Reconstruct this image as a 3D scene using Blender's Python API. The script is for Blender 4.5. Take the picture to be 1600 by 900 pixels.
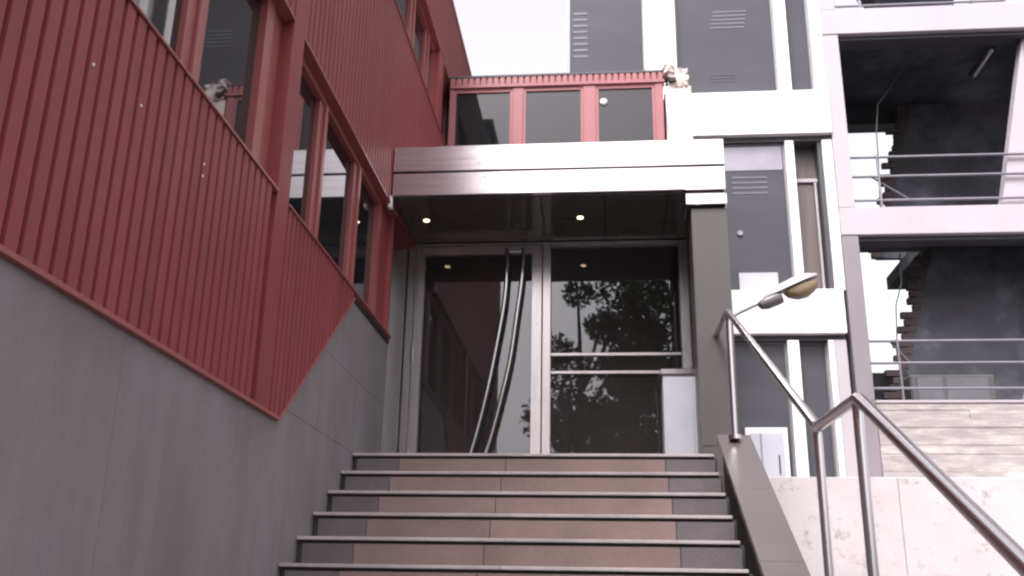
import bpy, bmesh, math, random
from mathutils import Vector, Matrix
random.seed(7)
S = bpy.context.scene
for o in list(bpy.data.objects): bpy.data.objects.remove(o)
C = S.collection

# ------------------------------------------------------------ camera
FPX, PITCH, YAW, ROLL = 1531.3, 0.32474, -0.09815, 0.01856
cd = bpy.data.cameras.new('camera'); cam = bpy.data.objects.new('camera', cd); C.objects.link(cam)
fw = Vector((math.sin(YAW)*math.cos(PITCH), math.cos(YAW)*math.cos(PITCH), math.sin(PITCH)))
r0 = fw.cross(Vector((0, 0, 1))).normalized(); u0 = r0.cross(fw)
cr = r0*math.cos(ROLL)+u0*math.sin(ROLL); cu = -r0*math.sin(ROLL)+u0*math.cos(ROLL)
cam.matrix_world = Matrix(((cr.x, cu.x, -fw.x, 0), (cr.y, cu.y, -fw.y, 0), (cr.z, cu.z, -fw.z, 0), (0, 0, 0, 1)))
cd.sensor_width = 36; cd.lens = FPX/1600*36; cd.clip_start = .05; cd.clip_end = 3000
S.camera = cam
# ------------------------------------------------------------ world, sun, exposure
SUN_EL, SUN_AZ = math.radians(52), math.radians(200)      # azimuth clockwise from +y: behind the camera, a little left
W = bpy.data.worlds.new('World'); S.world = W; W.use_nodes = True
nt = W.node_tree; nt.nodes.clear()
out = nt.nodes.new('ShaderNodeOutputWorld'); bg = nt.nodes.new('ShaderNodeBackground')
sky = nt.nodes.new('ShaderNodeTexSky'); sky.sky_type = 'NISHITA'; sky.sun_disc = False
sky.sun_elevation = SUN_EL; sky.sun_rotation = SUN_AZ; sky.dust_density = 6; sky.air_density = 1.3
hs = nt.nodes.new('ShaderNodeHueSaturation'); hs.inputs['Saturation'].default_value = .10
tint = nt.nodes.new('ShaderNodeMix'); tint.data_type = 'RGBA'; tint.blend_type = 'MULTIPLY'
tint.inputs[0].default_value = 1; tint.inputs[7].default_value = (1.03, .985, 1.03, 1)
nt.links.new(sky.outputs[0], hs.inputs['Color']); nt.links.new(hs.outputs[0], tint.inputs[6])
nt.links.new(tint.outputs[2], bg.inputs['Color']); bg.inputs['Strength'].default_value = .15
nt.links.new(bg.outputs[0], out.inputs[0])
sl = bpy.data.lights.new('sun', 'SUN'); sl.energy = 1.0; sl.angle = math.radians(16); sl.color = (1, .96, .92)
so = bpy.data.objects.new('sun', sl); C.objects.link(so)
sd = Vector((math.sin(SUN_AZ)*math.cos(SUN_EL), math.cos(SUN_AZ)*math.cos(SUN_EL), math.sin(SUN_EL)))
so.rotation_euler = sd.to_track_quat('Z', 'Y').to_euler(); so.location = sd*50
S.view_settings.view_transform = 'Standard'; S.view_settings.look = 'None'
S.view_settings.gamma = 1; S.view_settings.exposure = 1.3
S.render.engine = 'CYCLES'
S.cycles.filter_width = 2.4

# ------------------------------------------------------------ materials
def mat(name, col, rough=.6, metal=0, var=.12, scale=6, bump=0, bscale=60, spec=None, ior=None,
        stretch=None, emit=None, fine=0, col2=None, c2t=(.5, .6), c2s=3, aniso=0, piece=0, streak=0):
    m = bpy.data.materials.new(name); m.use_nodes = True; t = m.node_tree; N = t.nodes; Lk = t.links
    b = N['Principled BSDF']; b.inputs['Roughness'].default_value = rough; b.inputs['Metallic'].default_value = metal
    if ior: b.inputs['IOR'].default_value = ior
    if spec is not None: b.inputs['Specular IOR Level'].default_value = spec
    if aniso: b.inputs['Anisotropic'].default_value = aniso
    if emit:
        b.inputs['Emission Color'].default_value = (*col, 1); b.inputs['Emission Strength'].default_value = emit
    g = N.new('ShaderNodeNewGeometry'); mp = N.new('ShaderNodeMapping'); Lk.new(g.outputs['Position'], mp.inputs[0])
    if stretch: mp.inputs['Scale'].default_value = stretch
    n = N.new('ShaderNodeTexNoise'); n.inputs['Scale'].default_value = scale; n.inputs['Detail'].default_value = 5
    n.inputs['Roughness'].default_value = .62; Lk.new(mp.outputs[0], n.inputs[0])
    mr = N.new('ShaderNodeMapRange'); mr.inputs[1].default_value = .3; mr.inputs[2].default_value = .7
    mr.inputs[3].default_value = 1-var; mr.inputs[4].default_value = 1+var; Lk.new(n.outputs[0], mr.inputs[0])
    src = mr.outputs[0]
    if piece:
        oi = N.new('ShaderNodeObjectInfo'); m2 = N.new('ShaderNodeMapRange')
        m2.inputs[3].default_value = 1-piece; m2.inputs[4].default_value = 1+piece; Lk.new(oi.outputs['Random'], m2.inputs[0])
        mu = N.new('ShaderNodeMath'); mu.operation = 'MULTIPLY'; Lk.new(src, mu.inputs[0]); Lk.new(m2.outputs[0], mu.inputs[1]); src = mu.outputs[0]
    if fine:
        nf = N.new('ShaderNodeTexNoise'); nf.inputs['Scale'].default_value = 140; nf.inputs['Detail'].default_value = 2
        Lk.new(g.outputs['Position'], nf.inputs[0])
        mf = N.new('ShaderNodeMapRange'); mf.inputs[1].default_value = .3; mf.inputs[2].default_value = .7
        mf.inputs[3].default_value = 1-fine; mf.inputs[4].default_value = 1+fine; Lk.new(nf.outputs[0], mf.inputs[0])
        mu = N.new('ShaderNodeMath'); mu.operation = 'MULTIPLY'; Lk.new(src, mu.inputs[0]); Lk.new(mf.outputs[0], mu.inputs[1]); src = mu.outputs[0]
    if streak:                                # rain runs: noise drawn out vertically
        ms = N.new('ShaderNodeMapping'); ms.inputs['Scale'].default_value = (9, 9, .45); Lk.new(g.outputs['Position'], ms.inputs[0])
        ns = N.new('ShaderNodeTexNoise'); ns.inputs['Scale'].default_value = 1; ns.inputs['Detail'].default_value = 4; Lk.new(ms.outputs[0], ns.inputs[0])
        mf = N.new('ShaderNodeMapRange'); mf.inputs[1].default_value = .35; mf.inputs[2].default_value = .7
        mf.inputs[3].default_value = 1-streak; mf.inputs[4].default_value = 1+streak; Lk.new(ns.outputs[0], mf.inputs[0])
        mu = N.new('ShaderNodeMath'); mu.operation = 'MULTIPLY'; Lk.new(src, mu.inputs[0]); Lk.new(mf.outputs[0], mu.inputs[1]); src = mu.outputs[0]
    base = None
    if col2:
        n2 = N.new('ShaderNodeTexNoise'); n2.inputs['Scale'].default_value = c2s; n2.inputs['Detail'].default_value = 6; n2.inputs['Roughness'].default_value = .7
        Lk.new(mp.outputs[0], n2.inputs[0])
        r2 = N.new('ShaderNodeMapRange'); r2.inputs[1].default_value = c2t[0]; r2.inputs[2].default_value = c2t[1]; Lk.new(n2.outputs[0], r2.inputs[0])
        mx = N.new('ShaderNodeMix'); mx.data_type = 'RGBA'; mx.inputs[6].default_value = (*col, 1); mx.inputs[7].default_value = (*col2, 1)
        Lk.new(r2.outputs[0], mx.inputs[0]); base = mx.outputs[2]
    vm = N.new('ShaderNodeVectorMath'); vm.operation = 'SCALE'
    if base: Lk.new(base, vm.inputs[0])
    else: vm.inputs[0].default_value = col
    Lk.new(src, vm.inputs['Scale']); Lk.new(vm.outputs[0], b.inputs['Base Color'])
    if bump:
        nb = N.new('ShaderNodeTexNoise'); nb.inputs['Scale'].default_value = bscale; nb.inputs['Detail'].default_value = 4
        Lk.new(mp.outputs[0], nb.inputs[0])
        bp = N.new('ShaderNodeBump'); bp.inputs['Strength'].default_value = bump; bp.inputs['Distance'].default_value = .01
        Lk.new(nb.outputs[0], bp.inputs['Height']); Lk.new(bp.outputs[0], b.inputs['Normal'])
    return m

M = dict(
 red=mat('red_painted_metal', (.218, .043, .045), .55, spec=.35, streak=.07, var=.12, scale=1.6, stretch=(1, 1, .3), piece=.07, fine=.05),
 redframe=mat('red_window_frame', (.27, .078, .070), .4, var=.08, scale=3),
 redpale=mat('salmon_red_metal', (.28, .09, .095), .45, var=.08, scale=2, fine=.05),  # paler red than the wall cladding
 render=mat('grey_render', (.198, .182, .195), .62, var=.19, scale=1.3, bump=.15, bscale=45, fine=.07, streak=.045, col2=(.186, .166, .160), c2t=(.42, .58), c2s=1.5, stretch=(1, 1, .55)),
 joint=mat('dark_joint', (.06, .052, .05), .9),
 pillar=mat('pillar_stone', (.080, .067, .065), .38, var=.10, scale=1.4, fine=.08, stretch=(1, 1, .5), col2=(.070, .064, .057), c2t=(.4, .6), c2s=1.2),
 pink=mat('pink_granite', (.180, .122, .112), .55, var=.16, scale=2.6, fine=.14, piece=.06, bump=.05, bscale=150),
 darkstone=mat('dark_granite', (.100, .086, .091), .5, var=.12, scale=5, fine=.2, piece=.06),
 nose=mat('tread_stone', (.34, .30, .30), .5, var=.2, scale=2.5, fine=.15, piece=.05),
 coping=mat('coping_granite', (.100, .085, .083), .32, var=.08, scale=2, fine=.1, piece=.05),
 steel=mat('brushed_steel', (.60, .57, .57), .24, 1, var=.05, scale=3, stretch=(1, 1, 14), bump=.02, bscale=40),
 fascia=mat('fascia_steel', (.70, .66, .685), .15, 1, var=.06, scale=1.5, stretch=(1, 1, 16), bump=.02, bscale=30, col2=(.60, .56, .58), c2t=(.45, .65), c2s=1.8),
 jamb=mat('satin_steel_profile', (.70, .65, .64), .26, .78, var=.06, scale=2, stretch=(8, 8, 1)),
 handle=mat('polished_handle', (.58, .56, .56), .12, 1, var=.04),
 rail=mat('polished_steel_tube', (.68, .65, .665), .24, 1, var=.04, scale=3),
 soffit=mat('soffit_panel', (.075, .066, .058), .14, var=.15, scale=3, spec=.6),
 glass=mat('dark_window_glass', (.012, .012, .014), .02, var=.1, ior=1.5),
 wallglass=mat('reflective_window_glass', (.012, .012, .014), .02, var=.1, ior=1.7),
 blindglass=mat('blind_behind_glass', (.066, .065, .077), .2, var=.10, scale=.9, stretch=(1, 1, 3), ior=1.28),
 lowgrey=mat('dull_grey_cabinet', (.085, .082, .085), .6),
 midgrey=mat('reflection_and_cabinet_grey', (.11, .108, .122), .5),  # grey of the painted pane reflections, shared by the cabinet doors
 white=mat('white_paint', (.80, .78, .79), .5, var=.03, scale=2, fine=.02),
 whitegrey=mat('white_panel', (.42, .42, .47), .4, var=.08, scale=3),
 cream=mat('cream_render', (.60, .53, .49), .8, var=.12, scale=7, bump=.4, bscale=25, col2=(.45, .33, .25), c2t=(.58, .68), c2s=7),
 lav=mat('pale_concrete', (.40, .365, .395), .7, var=.06, scale=1.2, fine=.05, bump=.08, bscale=30, stretch=(1, 1, .4)),
 lavdark=mat('darker_lower_concrete', (.205, .18, .20), .7, var=.08, scale=1.2, fine=.05, bump=.08, bscale=30),  # darker tone on the lower column only
 conc=mat('retaining_concrete', (.49, .45, .455), .8, var=.10, scale=1.7, fine=.10, bump=.25, bscale=25, col2=(.30, .255, .245), c2t=(.57, .70), c2s=7),
 board=mat('boardmarked_concrete', (.315, .285, .280), .85, var=.16, scale=3.2, stretch=(1, 1, 4.5), fine=.14, bump=.5, bscale=10, piece=.05, col2=(.42, .385, .36), c2t=(.45, .7), c2s=1.6),
 darkin=mat('shade_toned_interior', (.040, .040, .050), .8, var=.4, scale=1.0, col2=(.15, .15, .185), c2t=(.45, .75), c2s=.8),  # storey shade put into the base colour; paler patches at random
 darkgrey=mat('dark_grey_paint', (.055, .053, .06), .6, var=.2, scale=2),
 brick=mat('old_brick', (.050, .034, .034), .85, var=.25, scale=8, fine=.2, piece=.25),
 brown=mat('brown_timber', (.105, .085, .078), .5, var=.25, scale=2, stretch=(4, 4, .5)),
 black=mat('black_gap', (.01, .01, .01), .7),
 railgrey=mat('grey_pipe_rail', (.22, .21, .24), .4, .6, var=.08),
 lampgrey=mat('lamp_housing', (.16, .15, .155), .45, .3, var=.15, scale=12),
 lampshell=mat('lamp_shell', (.40, .37, .38), .4, .2, var=.1, scale=10),
 amber=mat('amber_bowl', (.30, .225, .135), .35, var=.15, scale=14),
 spot=mat('lit_spot', (1.0, .80, .45), .4, emit=2.3),
 spotoff=mat('unlit_spot', (.12, .08, .06), .3),
 ground=mat('asphalt', (.06, .058, .058), .9, var=.2, scale=.8, fine=.25, bump=.3, bscale=60),
 paving=mat('landing_paving', (.17, .15, .15), .55, var=.1, scale=3, fine=.12, piece=.05),
 inner=mat('lobby_wall', (.15, .13, .13), .6, var=.15, scale=1.3),
 lobbyfloor=mat('lobby_floor', (.16, .14, .14), .3, var=.1),
 leaf=mat('leaf_green', (.055, .085, .028), .6, var=.45, scale=3),
 bark=mat('bark', (.09, .07, .055), .9, var=.3, scale=9, bump=.5, bscale=20),
 far=mat('far_building_paint', (.66, .66, .68), .7, var=.05, scale=.6),
 roof=mat('roof_felt', (.10, .10, .10), .9),
)
def entrance_glass():
    m = bpy.data.materials.new('entrance_glass'); m.use_nodes = True; t = m.node_tree; N = t.nodes; N.clear()
    o = N.new('ShaderNodeOutputMaterial'); tr = N.new('ShaderNodeBsdfTransparent'); tr.inputs[0].default_value = (.55, .56, .57, 1)
    gl = N.new('ShaderNodeBsdfGlossy'); gl.inputs['Roughness'].default_value = .012; gl.inputs[0].default_value = (.95, .96, 1, 1)
    fr = N.new('ShaderNodeFresnel'); fr.inputs[0].default_value = 1.75; mx = N.new('ShaderNodeMixShader'); haze = N.new('ShaderNodeMixShader'); haze.inputs[0].default_value = .07; df = N.new('ShaderNodeBsdfDiffuse'); df.inputs[0].default_value = (.42, .37, .35, 1)  # diffuse share puts lens flare haze into the glass
    no = N.new('ShaderNodeTexNoise'); no.inputs['Scale'].default_value = .9; g = N.new('ShaderNodeNewGeometry')
    bp = N.new('ShaderNodeBump'); bp.inputs['Strength'].default_value = .015; bp.inputs['Distance'].default_value = .05
    t.links.new(g.outputs['Position'], no.inputs[0]); t.links.new(no.outputs[0], bp.inputs['Height']); t.links.new(bp.outputs[0], gl.inputs['Normal'])
    t.links.new(fr.outputs[0], mx.inputs[0]); t.links.new(tr.outputs[0], haze.inputs[1]); t.links.new(df.outputs[0], haze.inputs[2]); t.links.new(haze.outputs[0], mx.inputs[1]); t.links.new(gl.outputs[0], mx.inputs[2]); t.links.new(mx.outputs[0], o.inputs[0])
    return m
M['eglass'] = entrance_glass()

# ------------------------------------------------------------ mesh helpers
class MB:
    def __init__(s): s.v = []; s.f = []
    def add(s, vs, fs):
        n = len(s.v); s.v += [tuple(p) for p in vs]; s.f += [tuple(i+n for i in f) for f in fs]; return s
    def box(s, x0, x1, y0, y1, z0, z1, c=0):
        if c <= 0:
            return s.add([(x0,y0,z0),(x1,y0,z0),(x1,y1,z0),(x0,y1,z0),(x0,y0,z1),(x1,y0,z1),(x1,y1,z1),(x0,y1,z1)],
                  [(3,2,1,0),(4,5,6,7),(0,1,5,4),(1,2,6,5),(2,3,7,6),(3,0,4,7)])
        bm = bmesh.new(); bmesh.ops.create_cube(bm, size=1)
        for v in bm.verts: v.co = Vector(((x0+x1)/2+v.co.x*(x1-x0), (y0+y1)/2+v.co.y*(y1-y0), (z0+z1)/2+v.co.z*(z1-z0)))
        bmesh.ops.bevel(bm, geom=list(bm.edges), offset=c, segments=1, affect='EDGES')
        bm.verts.index_update()
        s.add([v.co[:] for v in bm.verts], [[v.index for v in f.verts] for f in bm.faces]); bm.free(); return s
    def prism(s, pts, a, b):                 # outline list of Vectors swept from offset a to offset b
        n = len(pts); A = [Vector(p)+a for p in pts]; B = [Vector(p)+b for p in pts]
        return s.add(A+B, [tuple(range(n))[::-1], tuple(range(n, 2*n))]+[(i, (i+1) % n, n+(i+1) % n, n+i) for i in range(n)])
    def tube(s, pts, r, n=14, caps=True):
        pts = [Vector(p) for p in pts]; rs = r if isinstance(r, (list, tuple)) else [r]*len(pts)
        base = len(s.v); up = None
        for i, p in enumerate(pts):
            if i == 0: d = (pts[1]-p).normalized()
            elif i == len(pts)-1: d = (p-pts[i-1]).normalized()
            else: d = ((pts[i+1]-p).normalized()+(p-pts[i-1]).normalized()).normalized()
            if up is None: up = Vector((0, 0, 1)) if abs(d.z) < .9 else Vector((1, 0, 0))
            a = d.cross(up).normalized(); bb = a.cross(d).normalized(); up = bb
            k = 1
            if 0 < i < len(pts)-1:
                k = 1/max(.6, d.dot((p-pts[i-1]).normalized()))
            for j in range(n):
                t = 2*math.pi*j/n; s.v.append(tuple(p+(a*math.cos(t)+bb*math.sin(t)*k)*rs[i]))
        for i in range(len(pts)-1):
            for j in range(n):
                q = base+i*n; s.f.append((q+j, q+(j+1) % n, q+n+(j+1) % n, q+n+j))
        if caps:
            s.f.append(tuple(base+j for j in range(n))[::-1]); q = base+(len(pts)-1)*n; s.f.append(tuple(q+j for j in range(n)))
        return s
    def mesh(s, name, m, smooth=False):
        me = bpy.data.meshes.new(name); me.from_pydata(s.v, [], s.f); me.materials.append(m if not isinstance(m, str) else M[m])
        bm = bmesh.new(); bm.from_mesh(me); bmesh.ops.recalc_face_normals(bm, faces=list(bm.faces)); bm.to_mesh(me); bm.free()
        if smooth:
            me.shade_smooth(); me.set_sharp_from_angle(angle=math.radians(40))
        return me
    def build(s, name, m, parent=None, smooth=False):
        return link(name, s.mesh(name, m, smooth), parent)
def link(name, me, parent=None, loc=None):
    o = bpy.data.objects.new(name, me); C.objects.link(o)
    if parent: o.parent = parent; o.matrix_parent_inverse = Matrix.Translation(parent_loc(parent)).inverted()
    if loc: o.location = loc
    return o
def parent_loc(p):
    v = Vector(p.location)
    while p.parent: p = p.parent; v = v*1 if False else v
    return v if not isinstance(p, type(None)) else v
def thing(name, label, cat, group=None):      # things here are Empties kept at the world origin of their own frame
    o = bpy.data.objects.new(name, None); C.objects.link(o); o.empty_display_size = .2
    o['label'] = label; o['category'] = cat
    if group: o['group'] = group
    return o
def B(*a, c=0): return MB().box(*a, c=c)
def struct(o): o['kind'] = 'structure'; return o
def stuff(o): o['kind'] = 'stuff'; return o
V = Vector

# ------------------------------------------------------------ SETTING: ground
GZ = -1.43
g = MB(); g.add([(-400, -400, GZ), (400, -400, GZ), (400, 400, GZ), (-400, 400, GZ)], [(0, 1, 2, 3)])
struct(g.build('ground', 'ground'))

# ------------------------------------------------------------ STAIRCASE (structure, made of single stones)
RIS, TRD, TOPY, TOPZ = .17, .29, 7.05, 1.12
XL, XR = -1.832, .79
PL, PR = -1.49, .42
stair = bpy.data.objects.new('staircase', None); C.objects.link(stair); struct(stair)
flat = []                                   # (index of nosing y, z)
for i in range(9): flat.append((TOPY-TRD*i, TOPZ-RIS*i))
LANDY0, LANDZ = 3.61, TOPZ-RIS*9+0.0
MIDY = TOPY-TRD*8                           # last riser above the mid landing
for i in range(7): flat.append((LANDY0-TRD*i, LANDZ-RIS*i))
meshes = {}
def riser_mesh(x0, x1, key, m):
    k = ('r', key)
    if k not in meshes: meshes[k] = B(x0, x1, -.028, .02, -RIS+.001, -.040, c=.002).mesh('riser_stone', m)
    return meshes[k]
def tread_mesh(x0, x1, key, m):
    k = ('t', key)
    if k not in meshes: meshes[k] = B(x0, x1, -.036, TRD-.034, -.020, 0, c=.003).mesh('tread_stone', m)
    return meshes[k]
mid = (PL+PR)/2
segs = [(XL+.03, PL, 'darkstone'), (PL, mid-.18, 'pink'), (mid-.18, PR, 'pink'), (PR, XR-.02, 'darkstone')]
for n, (y, z) in enumerate(flat):
    st = bpy.data.objects.new('step', None); C.objects.link(st); st.parent = stair; st.location = (0, y, z)
    for k, (a, b, m) in enumerate(segs):
        j = (n % 3-1)*.0 
        o = bpy.data.objects.new('riser_stone', riser_mesh(a+.0015, b-.0015, k, m)); C.objects.link(o); o.parent = st
        o.location = (0, random.uniform(-.001, .001), 0)
    for k, (a, b) in enumerate(((XL-.006, mid-.05), (mid-.05, XR-.03))):
        o = bpy.data.objects.new('tread_stone', tread_mesh(a+.001, b-.001, k, 'nose')); C.objects.link(o); o.parent = st
    core = B(XL, XR-.005, .008, TRD+.0, -RIS-.003, -.021).build('step_core', 'joint'); core.parent = st
# landings
for (ya, yb, zz, nm) in ((TOPY+TRD, 8.78, TOPZ, 'landing_slab'), (LANDY0+TRD, MIDY+.02, LANDZ, 'landing_slab')):
    nx = 5; w = (XR-XL)/nx; ny = max(1, round((yb-ya)/.6)); h = (yb-ya)/ny
    for i in range(nx):
        for j in range(ny):
            B(XL+i*w+.002, XL+(i+1)*w-.002, ya+j*h+.002, ya+(j+1)*h-.002, zz-.03, zz, c=.002).build(nm, 'paving', stair)
m = MB()
m.box(XL, XR-.01, TOPY+.05, 8.9, GZ, TOPZ-.035)
m.prism([V((0, TOPY+.04, TOPZ-.05-RIS)), V((0, TOPY+.04, GZ)), V((0, MIDY, GZ)), V((0, MIDY, LANDZ-.05+.0))], V((XL, 0, 0)), V((XR-.01, 0, 0)))
m.box(XL, XR-.01, LANDY0+.05, MIDY, GZ, LANDZ-.035)
m.prism([V((0, LANDY0+.04, LANDZ-.05-RIS)), V((0, LANDY0+.04, GZ)), V((0, LANDY0-TRD*6.5, GZ))], V((XL, 0, 0)), V((XR-.01, 0, 0)))
m.build('stair_core', 'joint', stair)

# ------------------------------------------------------------ PARAPET beside the stair
par = thing('parapet_wall', 'grey stone stair parapet with polished sloping coping, right of the steps', 'wall')
SL = RIS/TRD
cop = lambda y: TOPZ+.13-SL*(TOPY-y)
prof = [(7.14, TOPZ+.16), (MIDY-.12, cop(MIDY-.12)), (LANDY0-.05, cop(MIDY-.12)), (LANDY0-TRD*7.2, cop(MIDY-.12)-SL*(TRD*7.0))]
body = [V((0, y, z-.055)) for y, z in prof]+[V((0, prof[-1][0], GZ)), V((0, 7.14, GZ))]
MB().prism(body, V((.835, 0, 0)), V((1.005, 0, 0))).build('wall_body', 'pillar', par)
for (ya, za), (yb, zb) in zip(prof[:-1], prof[1:]):
    L = math.hypot(ya-yb, za-zb); n = max(1, round(L/.95))
    for k in range(n):
        t0, t1 = k/n+.0025/L, (k+1)/n-.0025/L
        p0 = V((0, ya+(yb-ya)*t0, za+(zb-za)*t0)); p1 = V((0, ya+(yb-ya)*t1, za+(zb-za)*t1)); d = V((0, 0, -.045))
        MB().prism([p0, p1, p1+d, p0+d], V((.80, 0, 0)), V((1.035, 0, 0))).build('coping_slab', 'coping', par)
# metal string strip along the stair side of the parapet
d = V((0, 0, -.03)); sp = [V((0, y, z-.075)) for y, z in prof]
MB().prism(sp+[p+d for p in sp[::-1]], V((.818, 0, 0)), V((.836, 0, 0))).build('side_trim', 'steel', par)

# ------------------------------------------------------------ HANDRAIL
hr = thing('handrail', 'stainless steel tube handrail on round posts above the stair parapet', 'handrail')
RX = .91
pts = [V((RX-.02, 7.69, 2.17)), V((RX, 7.02, 2.17)), V((RX, 4.30, .805)), V((RX, 3.58, .775)), V((RX, 2.29, .115)), V((RX, 1.35, -.37))]
def rounded(ps, r=.035, n=4):
    o = [ps[0]]
    for a, b, c in zip(ps, ps[1:], ps[2:]):
        d1 = (a-b).normalized(); d2 = (c-b).normalized()
        p, q = b+d1*r, b+d2*r
        for i in range(n+1):
            t = i/n; o.append(p*(1-t)**2+b*2*t*(1-t)+q*t*t)
    return o+[ps[-1]]
MB().tube(rounded(pts), .0235, 18).build('top_rail', 'rail', hr, True)
for y, zt in ((7.0, 2.14), (4.30, .78), (3.60, .76), (1.40, -.36)):
    if y > MIDY-.12: zb = cop(y)+.02
    elif y > 3.55: zb = cop(MIDY-.12)-.01
    else: zb = cop(MIDY-.12)-SL*(LANDY0-.05-y)-.03
    MB().tube([(RX, y, zb-.02), (RX, y, zt)], .0195, 16).build('post', 'rail', hr, True)
    MB().tube([(RX, y, zb-.02), (RX, y, zb+.01)], .045, 18).build('post_flange', 'rail', hr, True)

# ------------------------------------------------------------ RED BUILDING on the left
WX = -1.84
red = thing('red_clad_building', 'dark red ribbed metal clad building over a grey rendered base, left of the steps', 'building')
YS = 1.20                                   # near end
# core masses, recessed behind cladding
m = MB()
m.box(-9, WX-.20, YS, 7.9, GZ, 3.38); m.box(-9, WX-.20, YS, 12.4, 3.38, 7.2)
m.build('inner_mass', 'black', red)
B(-9.05, WX-.02, YS-.05, 12.45, 7.26, 7.30).build('roof', 'roof', red)
B(-9, WX+.03, YS-.04, 12.42, 7.20, 7.258, c=.004).build('parapet_flashing', 'redpale', red)
# grey rendered base: panels with open joints, cut by the stepped lower edge of the cladding
def clip(poly, a, b, cc):                   # keep a*y+b*z<=cc
    o = []
    for i in range(len(poly)):
        p, q = poly[i], poly[(i+1) % len(poly)]; fp = a*p[0]+b*p[1]-cc; fq = a*q[0]+b*q[1]-cc
        if fp <= 0: o.append(p)
        if (fp < 0) != (fq < 0) and fp != fq:
            t = fp/(fp-fq); o.append((p[0]+(q[0]-p[0])*t, p[1]+(q[1]-p[1])*t))
    return o
DX0, DZ0, DX1, DZ1 = 5.29, 1.03, 6.71, 2.20
k = (DZ1-DZ0)/(DX1-DX0)
def base_poly(y0, y1, z0, z1):
    res = []
    # region z <= 1.03 for y<5.29 ; z <= line for 5.29..6.71 ; z<=2.2 beyond
    for (ya, yb, f) in ((YS, DX0, 0), (DX0, DX1, 1), (DX1, 7.95, 2)):
        p = [(max(y0, ya), z0), (min(y1, yb), z0), (min(y1, yb), z1), (max(y0, ya), z1)]
        if p[0][0] >= p[1][0]: continue
        if f == 0: p = clip(p, 0, 1, DZ0)
        elif f == 1: p = clip(p, -k, 1, DZ0-k*DX0)
        else: p = clip(p, 0, 1, DZ1)
        if len(p) > 2: res.append(p)
    return res
zs = [GZ, -.30, 1.122, 1.66, 2.3]; 
def ycuts(i): return {0: [YS, -.4, 2.2, 4.8, 7.95], 1: [YS, -1.7, .9, 3.5, 6.1, 7.95], 2: [YS, .9, 3.5, 6.1, 7.0, 7.95], 3: [YS, 3.5, 6.1, 6.95, 7.95]}[i]
for i in range(4):
    yc = [YS]+[q for q in ycuts(i) if q > YS+.3]
    for a, b in zip(yc, yc[1:]):
        mm = MB()
        for p in base_poly(a+.0015, b-.0015, zs[i]+(.0015 if i else 0), zs[i+1]-.0015):
            mm.prism([V((0, y, z)) for y, z in p], V((WX-.03, 0, 0)), V((WX, 0, 0)))
        if mm.v: mm.build('render_panel', 'render', red)
m = MB()
for p in base_poly(YS, 7.94, GZ, 2.3): m.prism([V((0, y, z)) for y, z in p], V((WX-.19, 0, 0)), V((WX-.031, 0, 0)))
m.build('base_wall', 'joint', red)
# ribs
PIT = .092; FX = WX+.022                    # cladding face, proud of the render
def rib(mb, y, z0, z1, z0b=None, w=.075, fx=FX):
    z0b = z0 if z0b is None else z0b; y2 = y+w
    s = .005
    back = fx-.034
    vs = [(back, y, z0), (fx, y+s, z0), (fx, y2-s, z0b), (back, y2, z0b), (back, y, z1), (fx, y+s, z1), (fx, y2-s, z1), (back, y2, z1)]
    mb.add(vs, [(0, 1, 5, 4), (1, 2, 6, 5), (2, 3, 7, 6), (0, 3, 2, 1), (4, 5, 6, 7), (3, 0, 4, 7)])
SILL, HEAD, SILL2, HEAD2 = 2.245, 3.365, 5.20, 6.13
shared = None
y = YS+.05
while y < 4.80:
    if shared is None:
        mb = MB(); rib(mb, 0, DZ0+.012, SILL-.004); shared = mb.mesh('cladding_strip', 'red')
    o = link('cladding_strip', shared, red); o.location = (0, y, 0); y += PIT
y = 5.13
lo = lambda yy: DZ0 if yy < DX0 else DZ0+k*(yy-DX0)
while y < 6.66:
    mb = MB(); rib(mb, y, lo(y)+.012, SILL-.004, lo(y+.063)+.012, w=.063); mb.build('cladding_strip', 'red', red); y += PIT*.85
# backing sheet of the lower band
m = MB()
bk = FX-.0335
m.prism([V((0, YS, DZ0+.01)), V((0, DX0, DZ0+.01)), V((0, DX1, DZ1+.01)), V((0, DX1, SILL-.002)), V((0, YS, SILL-.002))], V((WX-.03, 0, 0)), V((bk+.0015, 0, 0)))
m.prism([V((0, YS, DZ0+.03)), V((0, DX0-.02, DZ0+.03)), V((0, DX1, DZ1+.0)), V((0, DX1, SILL-.004)), V((0, YS, SILL-.004))], V((WX-.19, 0, 0)), V((WX-.0305, 0, 0)))
m.build('cladding_backing', 'red', red)
# smooth pilaster panel between the two windows
B(WX-.15, FX+.003, 4.90, 5.10, DZ0+.012, SILL2-1.2, c=.003).build('flat_pilaster', 'red', red)
# flashings
m = MB(); e = .016
m.prism([V((0, YS, DZ0-.006)), V((0, DX0, DZ0-.006)), V((0, DX0, DZ0+.014)), V((0, YS, DZ0+.014))], V((WX+.001, 0, 0)), V((FX+.007, 0, 0)))
m.build('bottom_flashing', 'redframe', red)
m = MB(); m.prism([V((0, DX0+.002, DZ0-.006)), V((0, DX1, DZ1-.006)), V((0, DX1, DZ1+.012)), V((0, DX0+.002, DZ0+.012))], V((WX+.001, 0, 0)), V((FX+.004, 0, 0)))
m.build('sloping_flashing', 'redframe', red)
# sills
for (ya, yb, z) in ((YS, 4.90, SILL), (5.10, 7.93, SILL), (5.6, 9.85, SILL2), (9.88, 12.2, SILL2)):
    B(WX-.13, FX+.012, ya, yb, z, z+.014, c=.002).build('window_sill', 'redframe', red)
B(WX-.10, WX+.012, DX1, 7.94, SILL-.05, SILL-.012).build('drip_gap', 'black', red)
B(WX-.03, WX+.02, DX1, 7.94, SILL-.011, SILL-.002).build('drip_edge', 'redframe', red)
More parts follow.
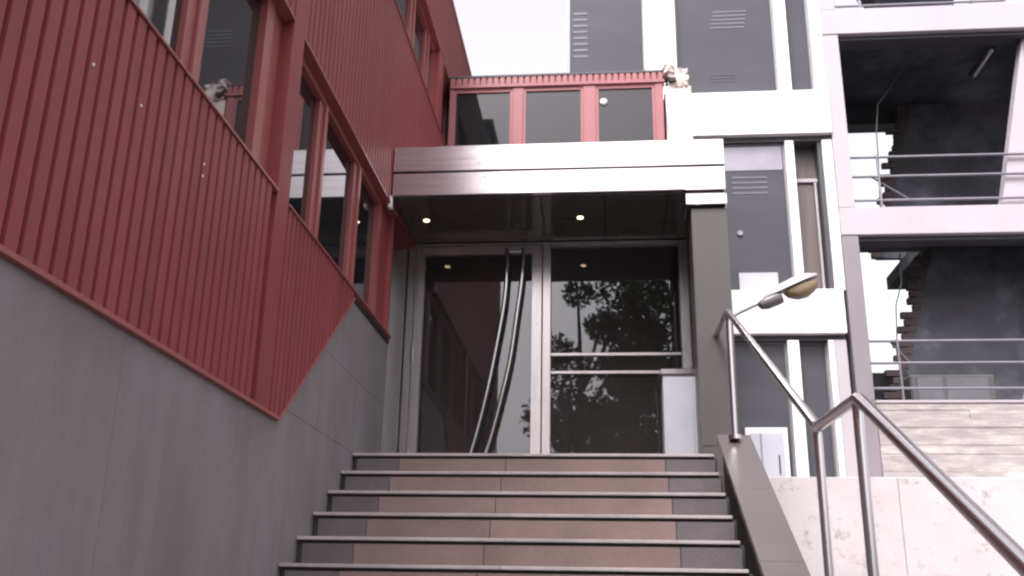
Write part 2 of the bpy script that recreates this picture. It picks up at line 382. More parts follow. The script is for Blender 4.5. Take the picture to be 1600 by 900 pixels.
# middle and upper cladding: ribs too fine to pick out singly
m = MB(); y = YS+.02
while y < 10.2:
    rib(m, y, HEAD+.014, SILL2-.004, w=.075); y += PIT
y = 10.2
while y < 12.3: rib(m, y, HEAD+.2, SILL2-.004, w=.075); y += PIT
stuff(m.build('middle_cladding_ribs', 'red', red))
m = MB(); y = YS+.02
while y < 12.35:
    rib(m, y, HEAD2+.014, 7.198, w=.075); y += PIT
stuff(m.build('upper_cladding_ribs', 'red', red))
B(WX-.19, bk+.001, YS, 12.4, HEAD+.002, SILL2-.002).build('middle_backing', 'red', red)
B(WX-.19, bk+.001, YS, 12.4, HEAD2+.002, 7.199).build('upper_backing', 'red', red)
for (ya, yb, z) in ((YS, 4.90, HEAD), (5.10, 7.93, HEAD), (YS, 9.60, HEAD2), (9.88, 12.2, HEAD2)):
    B(WX-.14, FX+.006, ya, yb, z-.004, z+.012).build('window_head_trim', 'redframe', red)
for z0, z1, ya, yb in ((SILL2, HEAD2, 9.60, 9.88), (SILL2, HEAD2, YS, 5.6)):
    B(WX-.19, FX, ya, yb, z0+.0, z1-.003, c=.003).build('wall_panel', 'red', red)
# windows
def window(y0, y1, z0, z1, mulls, glassx=WX-.085, fw=.055, endw=.0, sash=True):
    f = MB(); fx0, fx1 = glassx-.02, glassx+.045
    f.box(fx0, fx1, y0, y1, z1-fw, z1-.003); f.box(fx0, fx1, y0, y1, z0+.013, z0+fw)
    f.box(fx0, fx1, y0, y0+fw, z0+fw, z1-fw); f.box(fx0, fx1, y1-fw-endw, y1, z0+fw, z1-fw)
    fr = f.build('window', 'redframe', red)
    ed = [y0+fw]+[v for c in mulls for v in (c-.10, c+.10)]+[y1-fw-endw]
    for c in mulls:
        q = MB(); q.box(fx0, fx1-.01, c-.10, c-.008, z0+fw, z1-fw, c=.006); q.box(fx0, fx1-.01, c+.008, c+.10, z0+fw, z1-fw, c=.006)
        q.box(fx0, fx1-.03, c-.008, c+.008, z0+fw, z1-fw); q.box(fx1-.011, fx1+.012, c-.022, c+.022, z0+fw, z1-fw, c=.004)
        q.build('mullion', 'redframe', fr)
    for a, b in zip(ed[::2], ed[1::2]):
        B(glassx-.006, glassx, a-.005, b+.005, z0+fw-.005, z1-fw+.005).build('pane', 'wallglass', fr)
    return fr
window(YS, 4.74, SILL, HEAD, [1.90, 2.86, 3.82], endw=.06)
B(WX-.19, WX-.055, 4.74, 4.90, SILL, HEAD-.005).build('reveal_panel', 'redframe', red)
window(5.10, 7.60, SILL, HEAD, [5.84, 6.80], endw=.03)
B(WX-.19, WX-.045, 7.60, 7.95, SILL+.014, HEAD-.005, c=.004).build('reveal_panel', 'red', red)
B(WX-.19, WX-.004, 7.90, 7.95, SILL+.015, HEAD-.005, c=.004).build('corner_post', 'red', red)
window(5.6, 9.60, SILL2, HEAD2, [6.55, 7.48, 8.41, 9.2])
window(9.88, 12.2, SILL2, HEAD2, [10.7, 11.5])

# small paint chips / fixings on the cladding
for (yy, zz) in ((2.93, 1.86), (3.93, 1.95), (3.93, 1.89), (3.3, 1.9), (2.75, .57)):
    MB().tube([(WX, yy, zz), (FX+.004 if zz > 1 else WX+.004, yy, zz)], .006, 8).build('fixing', 'white', red)

# ------------------------------------------------------------ ENTRANCE (glazed front)
EY = 8.80; HZ = 3.43
ent = thing('glazed_entrance', 'steel framed glass entrance with tall door and fixed pane at top of the steps', 'entrance')
B(-2.03, -1.885, EY-.06, EY+.06, TOPZ, HZ-.004, c=.004).build('jamb_plate', 'jamb', ent)
B(-1.868, -1.80, EY-.045, EY+.05, TOPZ, HZ-.004, c=.004).build('jamb_post', 'jamb', ent)
B(-1.885, -1.868, EY-.01, EY+.03, TOPZ, HZ-.004).build('jamb_gap', 'black', ent)
B(-.572, -.492, EY-.05, EY+.06, TOPZ, HZ-.004, c=.005).build('centre_post', 'jamb', ent)
B(.705, .795, EY-.05, EY+.06, TOPZ, HZ-.004, c=.005).build('right_post', 'jamb', ent)
B(-1.799, -.573, EY-.04, EY+.05, HZ-.028, HZ-.005).build('head_bar', 'jamb', ent)
B(-.491, .704, EY-.04, EY+.05, HZ-.045, HZ-.005).build('head_bar', 'jamb', ent)
B(-.491, .704, EY-.035, EY+.04, TOPZ, TOPZ+.06).build('bottom_bar', 'jamb', ent)
for z in (2.315, 2.145): B(-.491, .704, EY-.03, EY+.02, z-.014, z+.014, c=.003).build('cross_bar', 'jamb', ent)
B(-.491, .704, EY, EY+.010, TOPZ+.055, HZ-.04).build('fixed_pane', 'eglass', ent)
B(.796, .86, EY-.9, EY+.06, TOPZ, HZ-.006).build('side_lining', 'darkgrey', ent)
door = MB(); dx0, dx1, dz0, dz1 = -1.795, -.580, TOPZ+.012, HZ-.035
door.box(dx0, dx0+.085, EY-.04, EY+.02, dz0, dz1, c=.003); door.box(dx1-.095, dx1, EY-.04, EY+.02, dz0, dz1, c=.003)
door.box(dx0+.0852, dx1-.0952, EY-.038, EY+.018, dz1-.085, dz1-.001); door.box(dx0+.0852, dx1-.0952, EY-.038, EY+.018, dz0+.001, dz0+.11)
dr = door.build('door', 'jamb', ent)
B(dx0+.08, dx1-.09, EY-.012, EY-.002, dz0+.10, dz1-.08).build('door_pane', 'eglass', dr)
hy = EY-.13
h1 = [(-.905, 3.33), (-.905, 3.12), (-.925, 2.80), (-.985, 2.40), (-1.055, 2.00), (-1.13, 1.65), (-1.205, 1.36), (-1.27, 1.16)]
h2 = [(-.752, 3.33), (-.762, 3.05), (-.80, 2.72), (-.858, 2.26), (-.94, 1.86), (-1.02, 1.53), (-1.075, 1.36), (-1.14, 1.16)]
def smooth(ps, n=6):
    o = []
    P = [ps[0]]+ps+[ps[-1]]
    for i in range(1, len(P)-2):
        p0, p1, p2, p3 = [V((a, 0, b)) for a, b in P[i-1:i+3]]
        for j in range(n):
            t = j/n; o.append(.5*((2*p1)+(-p0+p2)*t+(2*p0-5*p1+4*p2-p3)*t*t+(-p0+3*p1-3*p2+p3)*t**3))
    o.append(V((ps[-1][0], 0, ps[-1][1]))); return o
for h in (h1, h2):
    MB().tube([p+V((0, hy, 0)) for p in smooth(h)], .0205, 14).build('pull_handle', 'handle', dr, True)
m = MB()
for h in (h1, h2):
    for q in (.02, .95):
        p = smooth(h)[int(q*40)]; m.tube([(p.x, hy, p.z-.02), (p.x, EY-.036, p.z-.02)], .011, 10)
m.tube([(-.905, hy, 3.30), (-.752, hy, 3.30)], .009, 10)
m.build('handle_bracket', 'rail', dr, True)
B(-1.81, -1.785, EY-.065, EY-.042, 2.25, 2.42, c=.004).build('hinge', 'steel', dr); B(-1.81, -1.785, EY-.065, EY-.042, 1.25, 1.42, c=.004).build('hinge', 'steel', dr)
MB().tube([(-.625, EY-.055, 2.62), (-.625, EY-.04, 2.62)], .012, 12).build('door_lock', 'steel', dr, True)

# lobby behind the glass
lob = thing('entrance_lobby', 'dark lobby interior seen dimly through the entrance glass', 'lobby')
B(-2.03, .86, EY+.07, 12.9, TOPZ-.05, TOPZ).build('lobby_floor', 'lobbyfloor', lob)
B(-2.08, -2.03, EY-.06, 12.9, TOPZ, HZ-.004).build('lobby_side_wall', 'inner', lob)
B(.86, .95, EY+.07, 12.9, TOPZ, HZ-.004).build('lobby_side_wall', 'inner', lob)
B(-2.03, .86, 12.8, 12.9, TOPZ, HZ-.004).build('lobby_back_wall', 'inner', lob)
B(-2.08, .95, EY+.061, 12.9, HZ-.002, HZ+.10).build('lobby_ceiling', 'inner', lob)
MB().prism([V((0, 9.6, TOPZ)), V((0, 9.9, TOPZ)), V((0, 12.6, 3.4)), V((0, 12.3, 3.4))], V((-1.75, 0, 0)), V((-1.2, 0, 0))).build('inner_stair_flight', 'darkgrey', lob)
B(-.35, .4, 11.6, 12.1, TOPZ, TOPZ+1.05, c=.01).build('reception_desk', 'brown', lob)

# return wall of the recess
B(-2.06, WX-.191, 7.72, 7.949, GZ, HZ-.004).build('return_wall', 'render', red)
B(-2.06, -2.035, 7.951, EY-.061, GZ, HZ-.004).build('recess_wall', 'pillar', red)

# ------------------------------------------------------------ CANOPY
can = thing('entrance_canopy', 'wide brushed steel canopy of two stacked bands above the entrance', 'canopy')
CY = 7.63; CX0, CX1 = WX+.03, 1.03
zc = [3.435, 3.655, 3.895]
B(CX0, CX1, CY, CY+.06, zc[0], zc[1]-.008, c=.006).build('fascia_band', 'fascia', can)
B(CX0, CX1, CY-.012, CY+.06, zc[1], zc[2], c=.006).build('fascia_band', 'fascia', can)
B(CX0, CX1-.003, CY+.012, CY+.055, zc[1]-.008, zc[1]).build('shadow_gap', 'black', can)
B(CX1-.06, CX1+.0, CY+.061, EY+.2, zc[0], zc[2]-.005, c=.005).build('end_fascia', 'fascia', can)
B(WX+.002, WX+.034, CY-.014, CY+.05, zc[0]-.11, zc[0]-.004, c=.003).build('end_bracket', 'white', can)
B(CX0, CX1-.01, CY+.02, EY+.9, zc[2]-.01, zc[2]+.012).build('top_sheet', 'fascia', can)
# soffit panels, polished
xs = [WX-.20, -1.52, -.53, .02, .56, CX1-.062]
for a, b in zip(xs, xs[1:]):
    B(a+.003, b-.003, CY+.065, EY-.062, HZ-.0, HZ+.02, c=.002).build('soffit_panel', 'soffit', can)
B(WX-.2, CX1-.07, CY+.064, EY+.1, HZ+.022, zc[2]-.012).build('canopy_core', 'black', can)
for x, lit in ((-1.60, 1), (-.20, 1), (-.89, 0)):
    MB().tube([(x, 8.17, HZ-.006), (x, 8.17, HZ+.002)], .040 if lit else .028, 20).build('spot_ring', 'steel' if lit else 'soffit', can, True)
    MB().tube([(x, 8.17, HZ-.010), (x, 8.17, HZ-.004)], .027 if lit else .018, 18).build('spot_lens', 'spot' if lit else 'spotoff', can, True)
for x, z in ((-1.06, 3.72), (-.33, 3.77), (-1.0, 3.60), (-.35, 3.60), (.6, 3.78)):
    MB().tube([(x, CY-.015 if z > 3.65 else CY-.003, z), (x, CY, z)], .006, 8).build('fascia_screw', 'darkgrey', can, True)

# ------------------------------------------------------------ PILLAR
pil = thing('entrance_pillar', 'square grey brown stone pillar carrying the right end of the canopy', 'pillar')
zj = [GZ, .2, TOPZ+.16, 3.265]
for a, b in zip(zj, zj[1:]): B(.735, 1.03, 7.64, 7.93, a+.001, b-.001, c=.003).build('stone_facing', 'pillar', pil)
B(.69, 1.032, 7.60, 7.93, 3.285, 3.385, c=.006).build('steel_cap', 'fascia', pil)
B(.72, 1.02, 7.66, 7.92, 3.264, 3.286).build('cap_gap', 'black', pil)
B(.72, 1.02, 7.66, 7.92, 3.384, 3.434).build('cap_gap', 'black', pil)

# ------------------------------------------------------------ METAL PEDESTAL
ped = thing('metal_pedestal', 'waist high pale metal box with flat cap, standing beside the pillar before the glass', 'cabinet')
B(.495, .80, 8.28, 8.55, TOPZ, 2.00, c=.006).build('cabinet_body', 'whitegrey', ped)
B(.475, .82, 8.26, 8.57, 2.00, 2.05, c=.006).build('cap', 'steel', ped)
B(.515, .745, 8.272, 8.281, TOPZ+.05, 1.96, c=.002).build('front_panel', 'whitegrey', ped)

# ------------------------------------------------------------ LINK BLOCK above and behind the canopy
lk = thing('red_link_block', 'low red clad link block with three square windows above the canopy', 'building')
LY = 10.30; LX0, LX1 = WX+.03, .73
B(LX0, LX1, LY+.10, 12.3, 3.6, 6.10).build('block_mass', 'darkgrey', lk)
B(LX0, LX1, LY, LY+.10, 3.6, 5.14).build('lower_panel', 'redpale', lk)
B(LX0-.01, LX1+.03, LY-.02, 12.3, 6.155, 6.185, c=.004).build('roof_edge', 'darkgrey', lk)
B(LX0, LX1+.02, LY-.02, LY+.10, 6.02, 6.06, c=.004).build('fascia_board', 'redpale', lk)
mesh = B(0, .05, LY-.015, LY+.03, 6.062, 6.153).mesh('fascia_rib', M['redpale'])
x = LX0+.01
while x < LX1-.03:
    o = link('fascia_rib', mesh, lk); o.location = (x, 0, 0); x += .075
B(LX0, LX1, LY+.0, LY+.10, 6.0605, 6.154).build('fascia_backing', 'red', lk)
wins = [(-1.76, -1.05), (-.92, -.21), (-.06, .63)]
bars = [LX0, -1.76, -1.05, -.92, -.21, -.06, .63, LX1]
for a, b in zip(bars[::2], bars[1::2]):
    B(a+.001, b-.001, LY, LY+.10, 5.141, 6.019, c=.004).build('window_pier', 'redpale', lk)
for a, b in wins:
    f = MB(); f.box(a, b, LY+.012, LY+.06, 5.97, 6.018); f.box(a, b, LY+.012, LY+.06, 5.142, 5.19)
    f.box(a, a+.03, LY+.012, LY+.06, 5.19, 5.97); f.box(b-.03, b, LY+.012, LY+.06, 5.19, 5.97)
    fo = f.build('window', 'redpale', lk)
    B(a+.025, b-.025, LY+.035, LY+.045, 5.185, 5.975).build('pane', 'glass', fo)
mm = MB()
bm = bmesh.new(); bmesh.ops.create_icosphere(bm, subdivisions=2, radius=.045)
mm.add([(v.co.x+.03, v.co.y*.5+LY+.02, v.co.z+5.80) for v in bm.verts], [[v.index for v in f.verts] for f in bm.faces]); bm.free()
mm.build('globe_light', 'white', lk, True)
# cream rendered pier end with broken top
pier = thing('cream_rendered_pier', 'cream rendered pier with crumbling top beside the red link block', 'pier')
def rough_block(name, x0, x1, y0, y1, z0, z1, m, parent, amp=.02, cuts=6, seed=1):
    rr = random.Random(seed); bm = bmesh.new(); bmesh.ops.create_cube(bm, size=1)
    bmesh.ops.subdivide_edges(bm, edges=list(bm.edges), cuts=cuts, use_grid_fill=True)
    for v in bm.verts:
        v.co = V(((x0+x1)/2+v.co.x*(x1-x0), (y0+y1)/2+v.co.y*(y1-y0), (z0+z1)/2+v.co.z*(z1-z0)))+V([rr.uniform(-amp, amp) for _ in range(3)])
    me = bpy.data.meshes.new(name); bm.to_mesh(me); bm.free(); me.materials.append(M[m]); return link(name, me, parent)
rough_block('pier_body', .76, 1.05, LY+.02, LY+.5, 3.6, 5.98, 'cream', pier, .008, 8, 2)
rough_block('broken_cap', .80, 1.02, LY+.0, LY+.4, 5.97, 6.20, 'cream', pier, .024, 4, 5)
rough_block('broken_cap', .74, .86, LY-.04, LY+.2, 6.13, 6.24, 'cream', pier, .02, 3, 9)
B(.80, .88, LY-.03, LY+.1, 6.02, 6.07).build('hole', 'black', pier)

# ------------------------------------------------------------ WHITE BUILDING with grey glazed bays
wb = thing('white_framed_building', 'white framed building with tall grey blinded windows behind the entrance', 'building')
BY = 12.0; D2 = 17.0
TOPB = 13.6
B(-.46, 3.02, BY+.35, D2, GZ, TOPB).build('building_mass', 'darkgrey', wb)
B(-.50, 3.03, BY+.36, D2+.04, TOPB, TOPB+.06).build('roof', 'roof', wb)
def span(x0, x1, z0, z1, y0=BY-.06, m='white'): return B(x0, x1, y0, BY+.36, z0, z1, c=.006).build('spandrel', m, wb)
span(1.05, 3.035, 6.155, 6.80); span(.96, 2.985, 3.40, 3.975)
span(1.05, 3.035, 9.35, 9.95); span(1.05, 3.035, 12.5, 13.1)
def pierw(x0, x1, z0, z1, y0=BY, m='white'): return B(x0, x1, y0, BY+.36, z0, z1, c=.004).build('pier', m, wb)
for z0, z1 in ((6.801, 9.349), (9.951, 12.499)):
    pierw(2.415, 2.575, z0, z1); pierw(2.89, 3.035, z0, z1)
pierw(.62, 1.045, 5.2, TOPB)
pierw(2.425, 2.535, 3.976, 6.08); pierw(2.905, 3.03, 3.976, 6.08, m='white')
B(1.05, 3.03, BY+.03, BY+.30, 6.081, 6.154).build('shadow_head', 'darkgrey', wb)  # dark strip painted in for the shade under the spandrel
pierw(2.265, 2.405, 1.60, 3.33); pierw(2.76, 2.83, 1.60, 3.33); B(2.835, 2.975, BY, BY+.3, 1.6, 3.33).build('pier', 'lav', wb)
B(1.0, 2.98, BY+.04, BY+.30, 3.331, 3.399).build('shadow_head', 'darkgrey', wb)  # same painted shade strip below the lower spandrel
def bay(x0, x1, z0, z1, m='blindglass', yy=BY+.14, extra=None):
    f = MB(); w = .022
    f.box(x0, x1, yy-.02, yy+.03, z1-w, z1); f.box(x0, x1, yy-.02, yy+.03, z0, z0+w)
    f.box(x0, x0+w, yy-.02, yy+.03, z0+w, z1-w); f.box(x1-w, x1, yy-.02, yy+.03, z0+w, z1-w)
    fo = f.build('window', 'railgrey', wb)
    p = B(x0+w-.004, x1-w+.004, yy, yy+.012, z0+w-.004, z1-w+.004).build('pane', m, fo)
    return fo
def reflection_bars(fo, x0, x1, z0, z1, n, yy, m='midgrey', sk=.0):  # line reflections in the panes, built as thin bars
    h = (z1-z0)/n
    me = B(0, x1-x0, yy-.006, yy+.002, 0, h*.35).mesh('reflection_bar', M[m])
    for i in range(n):
        o = link('reflection_bar', me, fo); o.location = (x0+sk*i, 0, z0+i*h)
# tall left bay beside the sky
B(-.475, -.455, BY+.05, BY+.36, 5.2, TOPB).build('edge_trim', 'railgrey', wb)
for z0, z1 in ((5.9, 9.35), (9.4, TOPB)):
    f = bay(-.452, .618, z0, z1, yy=BY+.08)
    if z0 < 6: reflection_bars(f, -.38, -.18, 7.50, 8.30, 8, BY+.08)
for z0, z1 in ((6.805, 9.345), (9.955, 12.495)):
    f = bay(1.048, 2.413, z0, z1)
    if z0 < 7: reflection_bars(f, 1.55, 2.02, 7.93, 8.25, 5, BY+.14, sk=.01); reflection_bars(f, 1.50, 1.85, 7.08, 7.22, 3, BY+.14, m='darkgrey')
    bay(2.577, 2.888, z0, z1)
f = bay(1.048, 2.423, 3.976, 6.08, yy=BY+.10)
B(1.08, 2.39, BY+.092, BY+.099, 5.70, 6.05).build('blind_box', 'railgrey', f)
reflection_bars(f, 1.72, 2.18, 5.36, 5.66, 4, BY+.10)
MB().tube([(1.78, BY+.07, 4.80), (1.78, BY+.1, 4.80)], .035, 14).build('vent_cap', 'railgrey', f, True)
B(1.735, 2.225, BY+.075, BY+.094, 3.98, 4.25, c=.003).build('white_sheet', 'whitegrey', f)
# recessed brown doorway on the same floor
B(2.536, 2.904, BY+.25, BY+.30, 3.976, 6.08).build('recess_back', 'brown', wb)
B(2.54, 2.90, BY+.20, BY+.25, 5.56, 5.61, c=.003).build('transom', 'lav', wb)
B(2.80, 2.83, BY+.19, BY+.24, 3.98, 5.55, c=.003).build('door_frame', 'lampshell', wb)
B(2.56, 2.79, BY+.235, BY+.249, 4.0, 5.54).build('door_leaf', 'brown', wb)
B(2.85, 2.90, BY+.05, BY+.25, 3.98, 6.07).build('reveal_panel', 'darkgrey', wb)
# ground floor
f = bay(1.0, 2.262, 1.60, 3.33, yy=BY+.12)
B(1.04, 1.06, BY+.10, BY+.118, 1.62, 3.3).build('glazing_bar', 'brown', f)
wd = thing('white_door', 'low white door with pale panels behind the sloping coping, below the lower grey window', 'door')
B(1.69, 2.19, BY+.02, BY+.10, 1.62, 2.24, c=.004).build('frame', 'white', wd)
B(1.74, 2.14, BY+.005, BY+.019, 1.62, 2.17, c=.003).build('panel', 'whitegrey', wd)
B(1.86, 1.875, BY-.005, BY+.004, 1.62, 2.17).build('glazing_bar', 'railgrey', wd)
MB().tube([(2.07, BY-.01, 1.68), (2.07, BY-.01, 1.90)], .009, 8).build('handle', 'darkgrey', wd, True)
bay(2.407, 2.758, 1.60, 3.33, m='blindglass', yy=BY+.16)
B(2.30, 2.9, BY-.03, BY+.35, 1.5, 1.599).build('sill', 'lav', wb)

# ------------------------------------------------------------ OPEN CONCRETE FRAME BUILDING on the right
fb = thing('open_concrete_frame', 'pale unfinished open concrete frame with dark storeys at the right edge', 'building')
FXA, FXB = 3.037, 11.0
floors = [(4.705, 5.085), (7.665, 8.06), (10.65, 11.05), (13.6, 14.0)]
zprev = GZ
cz = [(GZ, 2.56), (2.56, 4.70), (5.09, 7.66), (8.065, 10.645), (11.055, 13.595)]
for (a, b) in cz:
    for x0, x1 in ((FXA, 3.245), (8.4, 8.8)):
        if a > 2 or x0 < 4:
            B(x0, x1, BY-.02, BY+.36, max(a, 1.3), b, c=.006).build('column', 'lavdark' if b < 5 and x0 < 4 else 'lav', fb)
    if a > 2:
        xt, xb = (5.74, 5.12) if a > 5 else (5.88, 5.06)
        MB().prism([V((xb, 0, a+.001)), V((6.3, 0, a+.001)), V((6.3, 0, b-.001)), V((xt, 0, b-.001))], V((0, BY+.17, 0)), V((0, BY+.335, 0))).build('raking_buttress', 'lav', fb)
for z0, z1 in floors:
    B(FXA-.004, FXB, BY-.03, BY+.34, z0, z1, c=.008).build('edge_beam', 'lav', fb)
    if z0 < 5:
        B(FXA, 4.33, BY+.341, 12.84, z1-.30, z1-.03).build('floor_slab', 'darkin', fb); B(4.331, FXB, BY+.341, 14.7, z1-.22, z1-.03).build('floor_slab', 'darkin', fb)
        continue_rear = False
    else:
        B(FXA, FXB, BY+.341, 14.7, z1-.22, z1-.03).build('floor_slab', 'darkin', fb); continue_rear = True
    if continue_rear: B(3.25, 5.57, 14.4, 14.7, z0-.12, z1-.221).build('rear_beam', 'darkgrey', fb)
    B(3.24, FXB, BY+.05, BY+.30, z0-.055, z0-.001).build('soffit_trim', 'darkgrey', fb)
B(3.246, FXB, BY+.345, 14.7, 2.30, 2.56).build('floor_slab', 'darkin', fb)
# dark partitions with toothed brick edge
def partition(label, zb, zt, xl, xr_t, xr_b, sd, yy=13.9):
    rr = random.Random(sd)
    t = thing('brick_partition', label, 'wall', 'partitions inside the concrete frame')
    MB().prism([V((xl(zb)+.12, 0, zb)), V((xr_b, 0, zb)), V((xr_t, 0, zt)), V((xl(zt)+.12, 0, zt))], V((0, yy, 0)), V((0, yy+.10, 0))).build('wall_face', 'darkin', t)
    n = int((zt-zb)/.095); h = (zt-zb)/n
    for i in range(n):
        z = zb+i*h; x = xl(z)+(0 if i % 2 else .045)+rr.choice((-.05, 0, 0, .03, .08))+rr.uniform(-.02, .02)
        B(x, xl(z)+.22, yy-.008, yy+.07, z+.004, z+h-.006, c=.006).build('brick', 'brick', t)
    return t
S14 = 13.9/14
partition('wall coloured dark for shade, with ragged brick edge in the upper open storey', 5.09, 7.60, lambda z: 3.88+(z-5.09)*.26, 6.7, 5.62, 3)
partition('wall coloured dark for shade, with ragged brick edge in the lower open storey', 2.57, 4.84, lambda z: 3.56+(z-2.57)*.30, 6.6, 5.80, 4, 12.86)
partition('dark wall inside the topmost open storey at the frame edge', 8.07, 10.6, lambda z: 3.9+(z-8.07)*.2, 5.7, 5.5, 5)
B(3.26, 4.1, 13.6, 13.8, 2.57, 3.30, c=.01).build('low_kerb_wall', 'darkgrey', fb)
# rails
def rails(label, zs_, x0, x1, posts, brace=None):
    t = thing('guard_rail', label, 'railing', 'pipe guard rails of the concrete frame')
    for z in zs_: MB().tube([(x0, BY+.12, z), (x1, BY+.12, z)], .018, 10).build('rail', 'railgrey', t, True)
    for x in posts: MB().tube([(x, BY+.12, zs_[-1]-.16), (x, BY+.12, zs_[0]+.03)], .016, 10).build('post', 'railgrey', t, True)
    if brace: MB().tube(brace, .012, 8).build('brace', 'railgrey', t, True)
    return t
rails('three bar grey pipe railing across the upper dark storey', (5.86, 5.58, 5.24), 3.25, FXB, (3.62, 6.4), [(3.50, BY+.16, 5.62), (3.98, BY+.16, 5.27)])
rails('three bar grey pipe railing across the lower dark storey', (3.34, 3.06, 2.74), 3.25, FXB, (3.62, 6.4), [(3.55, BY+.16, 3.33), (3.78, BY+.16, 3.05)])
rails('pipe railing at the very top right of the concrete frame', (8.9, 8.6, 8.20), 3.25, 5.57, (3.62,))
# ceiling tube and cables
t = thing('ceiling_tube', 'thin white tube fixed under the upper storey ceiling, right side', 'tube light')
MB().tube([(5.42, 12.42, 7.60), (5.42, 13.1, 7.60)], .022, 10).build('tube', 'white', t, True)
B(5.36, 5.48, 12.40, 13.15, 7.63, 7.66).build('batten', 'darkgrey', t)
for i, (pp, lab) in enumerate((([(4.35, 12.5, 7.6), (4.12, 12.9, 7.30), (3.92, 12.8, 7.02), (3.80, 12.6, 6.5), (3.72, 12.4, 5.9), (3.64, 12.3, 5.12)], 'thin dark cable hanging in the upper open storey before the sky'),
                               ([(3.86, 12.4, 4.6), (3.84, 12.4, 4.2), (3.74, 12.4, 3.9), (3.70, 12.4, 3.4), (3.66, 12.3, 2.62)], 'thin dark cable hanging in the lower open storey before the sky'))):
    c = MB().tube([V(p) for p in pp], .009, 6).build('hanging_cable', 'darkgrey', None, True)
    c['label'] = lab; c['category'] = 'cable'
t = thing('equipment_cabinet', 'long low grey metal box on the lower storey floor behind the rails', 'cabinet')
B(3.82, 4.85, 12.44, 12.80, 2.57, 2.99, c=.02).build('cabinet_body', 'lowgrey', t)
B(3.9, 4.2, 12.425, 12.441, 2.62, 2.95).build('door_panel', 'midgrey', t); B(4.25, 4.75, 12.425, 12.441, 2.62, 2.95).build('door_panel', 'midgrey', t)
# board-marked wall under the frame
bw = thing('boardmarked_wall', 'rough board marked concrete wall below the lower open storey', 'wall')
B(3.25, FXB, BY+.0, BY+.34, GZ, 2.53).build('wall_core', 'conc', bw)
z = 1.50; rr = random.Random(11); row = 0
while z < 2.50:
    h = min(.105, 2.53-z); x = 3.25-rr.uniform(0, 1.8)
    while x < 9.5:
        w = rr.uniform(2.2, 3.8); d = rr.uniform(.003, .014)
        B(max(x, 3.25)+.001, min(x+w, 9.6)-.001, BY-.012-d, BY-.0005, z+.0005, z+h-.0005, c=.002).build('board_imprint', 'board', bw); x += w
    z += .105; row += 1
B(3.246, FXB, BY-.04, BY+.34, 2.531, 2.562, c=.004).build('wall_cap', 'lav', bw)
# retaining wall
rw = thing('retaining_wall', 'pale stained plain concrete retaining wall below the two right hand buildings', 'wall')
xcut = [1.12, 3.2, 5.6, 8.0, 11.0]
for a, b in zip(xcut, xcut[1:]): B(a+.002, b-.002, 11.25, 11.55, GZ, 1.545, c=.006).build('wall_panel', 'conc', rw)
B(1.12, 11.0, 11.551, BY+.4, GZ, 1.50).build('wall_fill', 'conc', rw)

# ------------------------------------------------------------ STREET LAMP
lp = thing('street_lamp', 'grey street lamp head with amber bowl on a slim rising arm beside the pillar', 'street lamp')
LMY = 10.4
P0, P1, P2 = V((1.14, LMY, 3.02)), V((1.47, LMY, 3.20)), V((1.78, LMY, 3.345))
MB().tube([(1.14, LMY, GZ), (1.14, LMY, 1.0), (1.14, LMY, 3.02)], [.06, .05, .032], 14).build('pole', 'lampgrey', lp, True)
MB().tube([P0-V((0, 0, .03)), P1, P2], [.022, .018, .018], 12).build('arm', 'lampgrey', lp, True)
ang = math.atan2(.13, .29)
def place(mb, o, a):
    ca, sa = math.cos(a), math.sin(a)
    mb.v = [(o.x+v[0]*ca-v[2]*sa, o.y+v[1], o.z+v[0]*sa+v[2]*ca) for v in mb.v]; return mb
def lathe_x(stations, n=18, flat=.0):          # stations: x, half width y, z up, z down
    mb = MB(); k_ = len(stations)
    for (x, wy, zu, zd) in stations:
        for j in range(n):
            t_ = 2*math.pi*j/n; c_, s_ = math.cos(t_), math.sin(t_)
            mb.v.append((x, wy*c_, (zu if s_ > 0 else zd)*s_))
    for i in range(k_-1):
        for j in range(n): q = i*n; mb.f.append((q+j, q+(j+1) % n, q+n+(j+1) % n, q+n+j))
    mb.f.append(tuple(range(n))[::-1]); mb.f.append(tuple((k_-1)*n+j for j in range(n))); return mb
place(lathe_x([(-.02, .03, .02, .03), (0, .06, .035, .06), (.06, .075, .05, .085), (.20, .08, .06, .09), (.245, .07, .055, .085), (.255, .04, .04, .05)]), V((1.70, LMY, 3.29)), ang).build('gear_housing', 'lampgrey', lp, True)
place(lathe_x([(.0, .03, .03, .005), (.06, .07, .055, .008), (.2, .11, .085, .012), (.38, .135, .10, .015), (.52, .125, .085, .015), (.62, .08, .05, .012), (.65, .02, .015, .005)]), V((1.75, LMY, 3.355)), ang*.95).build('lamp_shell', 'lampshell', lp, True)
place(lathe_x([(.22, .03, .0, .02), (.25, .08, .004, .07), (.33, .105, .004, .125), (.44, .11, .004, .14), (.55, .09, .004, .10), (.60, .05, .004, .04)]), V((1.76, LMY, 3.335)), ang*.9).build('lamp_bowl', 'amber', lp, True)

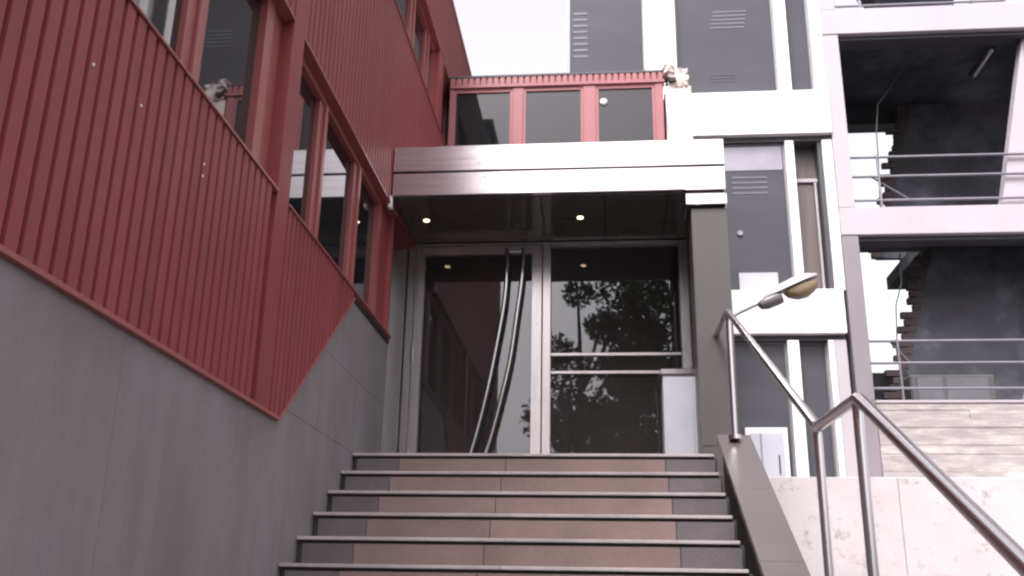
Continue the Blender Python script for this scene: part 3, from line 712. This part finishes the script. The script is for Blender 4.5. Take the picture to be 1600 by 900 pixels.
# ------------------------------------------------------------ what stands behind the viewpoint (seen in the glass)
def make_tree(h, seed, rad):
    rr = random.Random(seed); tr = MB(); H = h
    top = V((rr.uniform(-.3, .3), rr.uniform(-.3, .3), H*.75))
    tr.tube([(0, 0, -.1), (.05, 0, H*.2), (top.x*.5, top.y*.5, H*.45), top], [.22, .17, .12, .04], 10)
    cent = []
    for i in range(14):
        a = rr.uniform(0, 6.28); z0 = H*rr.uniform(.2, .6); L = rad*rr.uniform(.5, .95); z1 = z0+rr.uniform(.1, .38)*H*.7
        st_ = V((top.x*z0/H*.6, top.y*z0/H*.6, z0)); en = V((math.cos(a)*L, math.sin(a)*L, min(z1, H*.93)))
        tr.tube([st_, (st_+en)/2+V((0, 0, .25)), en], [.07, .045, .015], 6); cent += [en, (st_+en)/2+V((0, 0, .4))]
    cent.append(top+V((0, 0, .3)))
    lf = MB()
    for c in cent:
        cr_ = rr.uniform(.55, 1.05)*rad*.42
        for _ in range(330):
            d_ = V((rr.gauss(0, 1), rr.gauss(0, 1), rr.gauss(0, .8))).normalized()*cr_*rr.uniform(.3, 1.0)**.6
            p = c+d_; s_ = rr.uniform(.06, .12); a_ = V((rr.gauss(0, 1), rr.gauss(0, 1), rr.gauss(0, 1))).normalized(); b_ = a_.orthogonal().normalized()
            lf.add([p-a_*s_, p+b_*s_*.5, p+a_*s_, p-b_*s_*.5], [(0, 1, 2, 3)])
    return tr.mesh('trunk', 'bark', True), lf.v, lf.f
tl = 'leafy tree across the street, seen only mirrored in the entrance glass'
spots = [(-6.3, -10.5, 10.5, 2.5), (-.55, -10.4, 12.4, 1.9), (1.9, -9.6, 11.8, 2.1), (-9.6, -12.0, 11.0, 2.8), (.9, -14.5, 13.6, 2.2)]
labs = ['broad leafy tree mirrored in the left of the door glass', 'leafy tree mirrored beside the door handles', 'leafy tree mirrored in the wide fixed entrance pane',
        'tall leafy tree standing farthest left behind the viewpoint', 'tallest leafy tree standing behind the others across the street']
for i, (x, y, h, r_) in enumerate(spots):
    tm, lv, lfc = make_tree(h-GZ, 20+i, r_)
    t = thing('leafy_tree', labs[i], 'tree', 'trees across the street'); t.location = (x, y, GZ)
    o = bpy.data.objects.new('trunk', tm); C.objects.link(o); o.parent = t
    me = bpy.data.meshes.new('crown'); me.from_pydata(lv, [], lfc); me.materials.append(M['leaf'])
    o = bpy.data.objects.new('crown', me); C.objects.link(o); o.parent = t

ab = thing('apartment_block', 'tall grey apartment block across the street, mirrored in the left of the steel canopy', 'building')
B(-22, -4.6, -24, -15, GZ, 19, c=.02).build('wall', 'lav', ab); B(-22.2, -4.4, -24.2, -14.8, 19, 19.3).build('roof', 'roof', ab)
fram = B(0, 1.4, -15.0, -14.95, 0, 1.5).mesh('window', M['white'])
for i in range(6):
    for j in range(6):
        f = link('window', fram, ab); f.location = (-20.5+i*2.7, 0, GZ+1+j*3)
        p = bpy.data.objects.new('pane', B(.06, 1.34, -14.949, -14.944, .06, 1.44).mesh('pane', M['glass']) if i+j == 0 else pane2); C.objects.link(p); p.parent = f
        if i+j == 0: pane2 = p.data
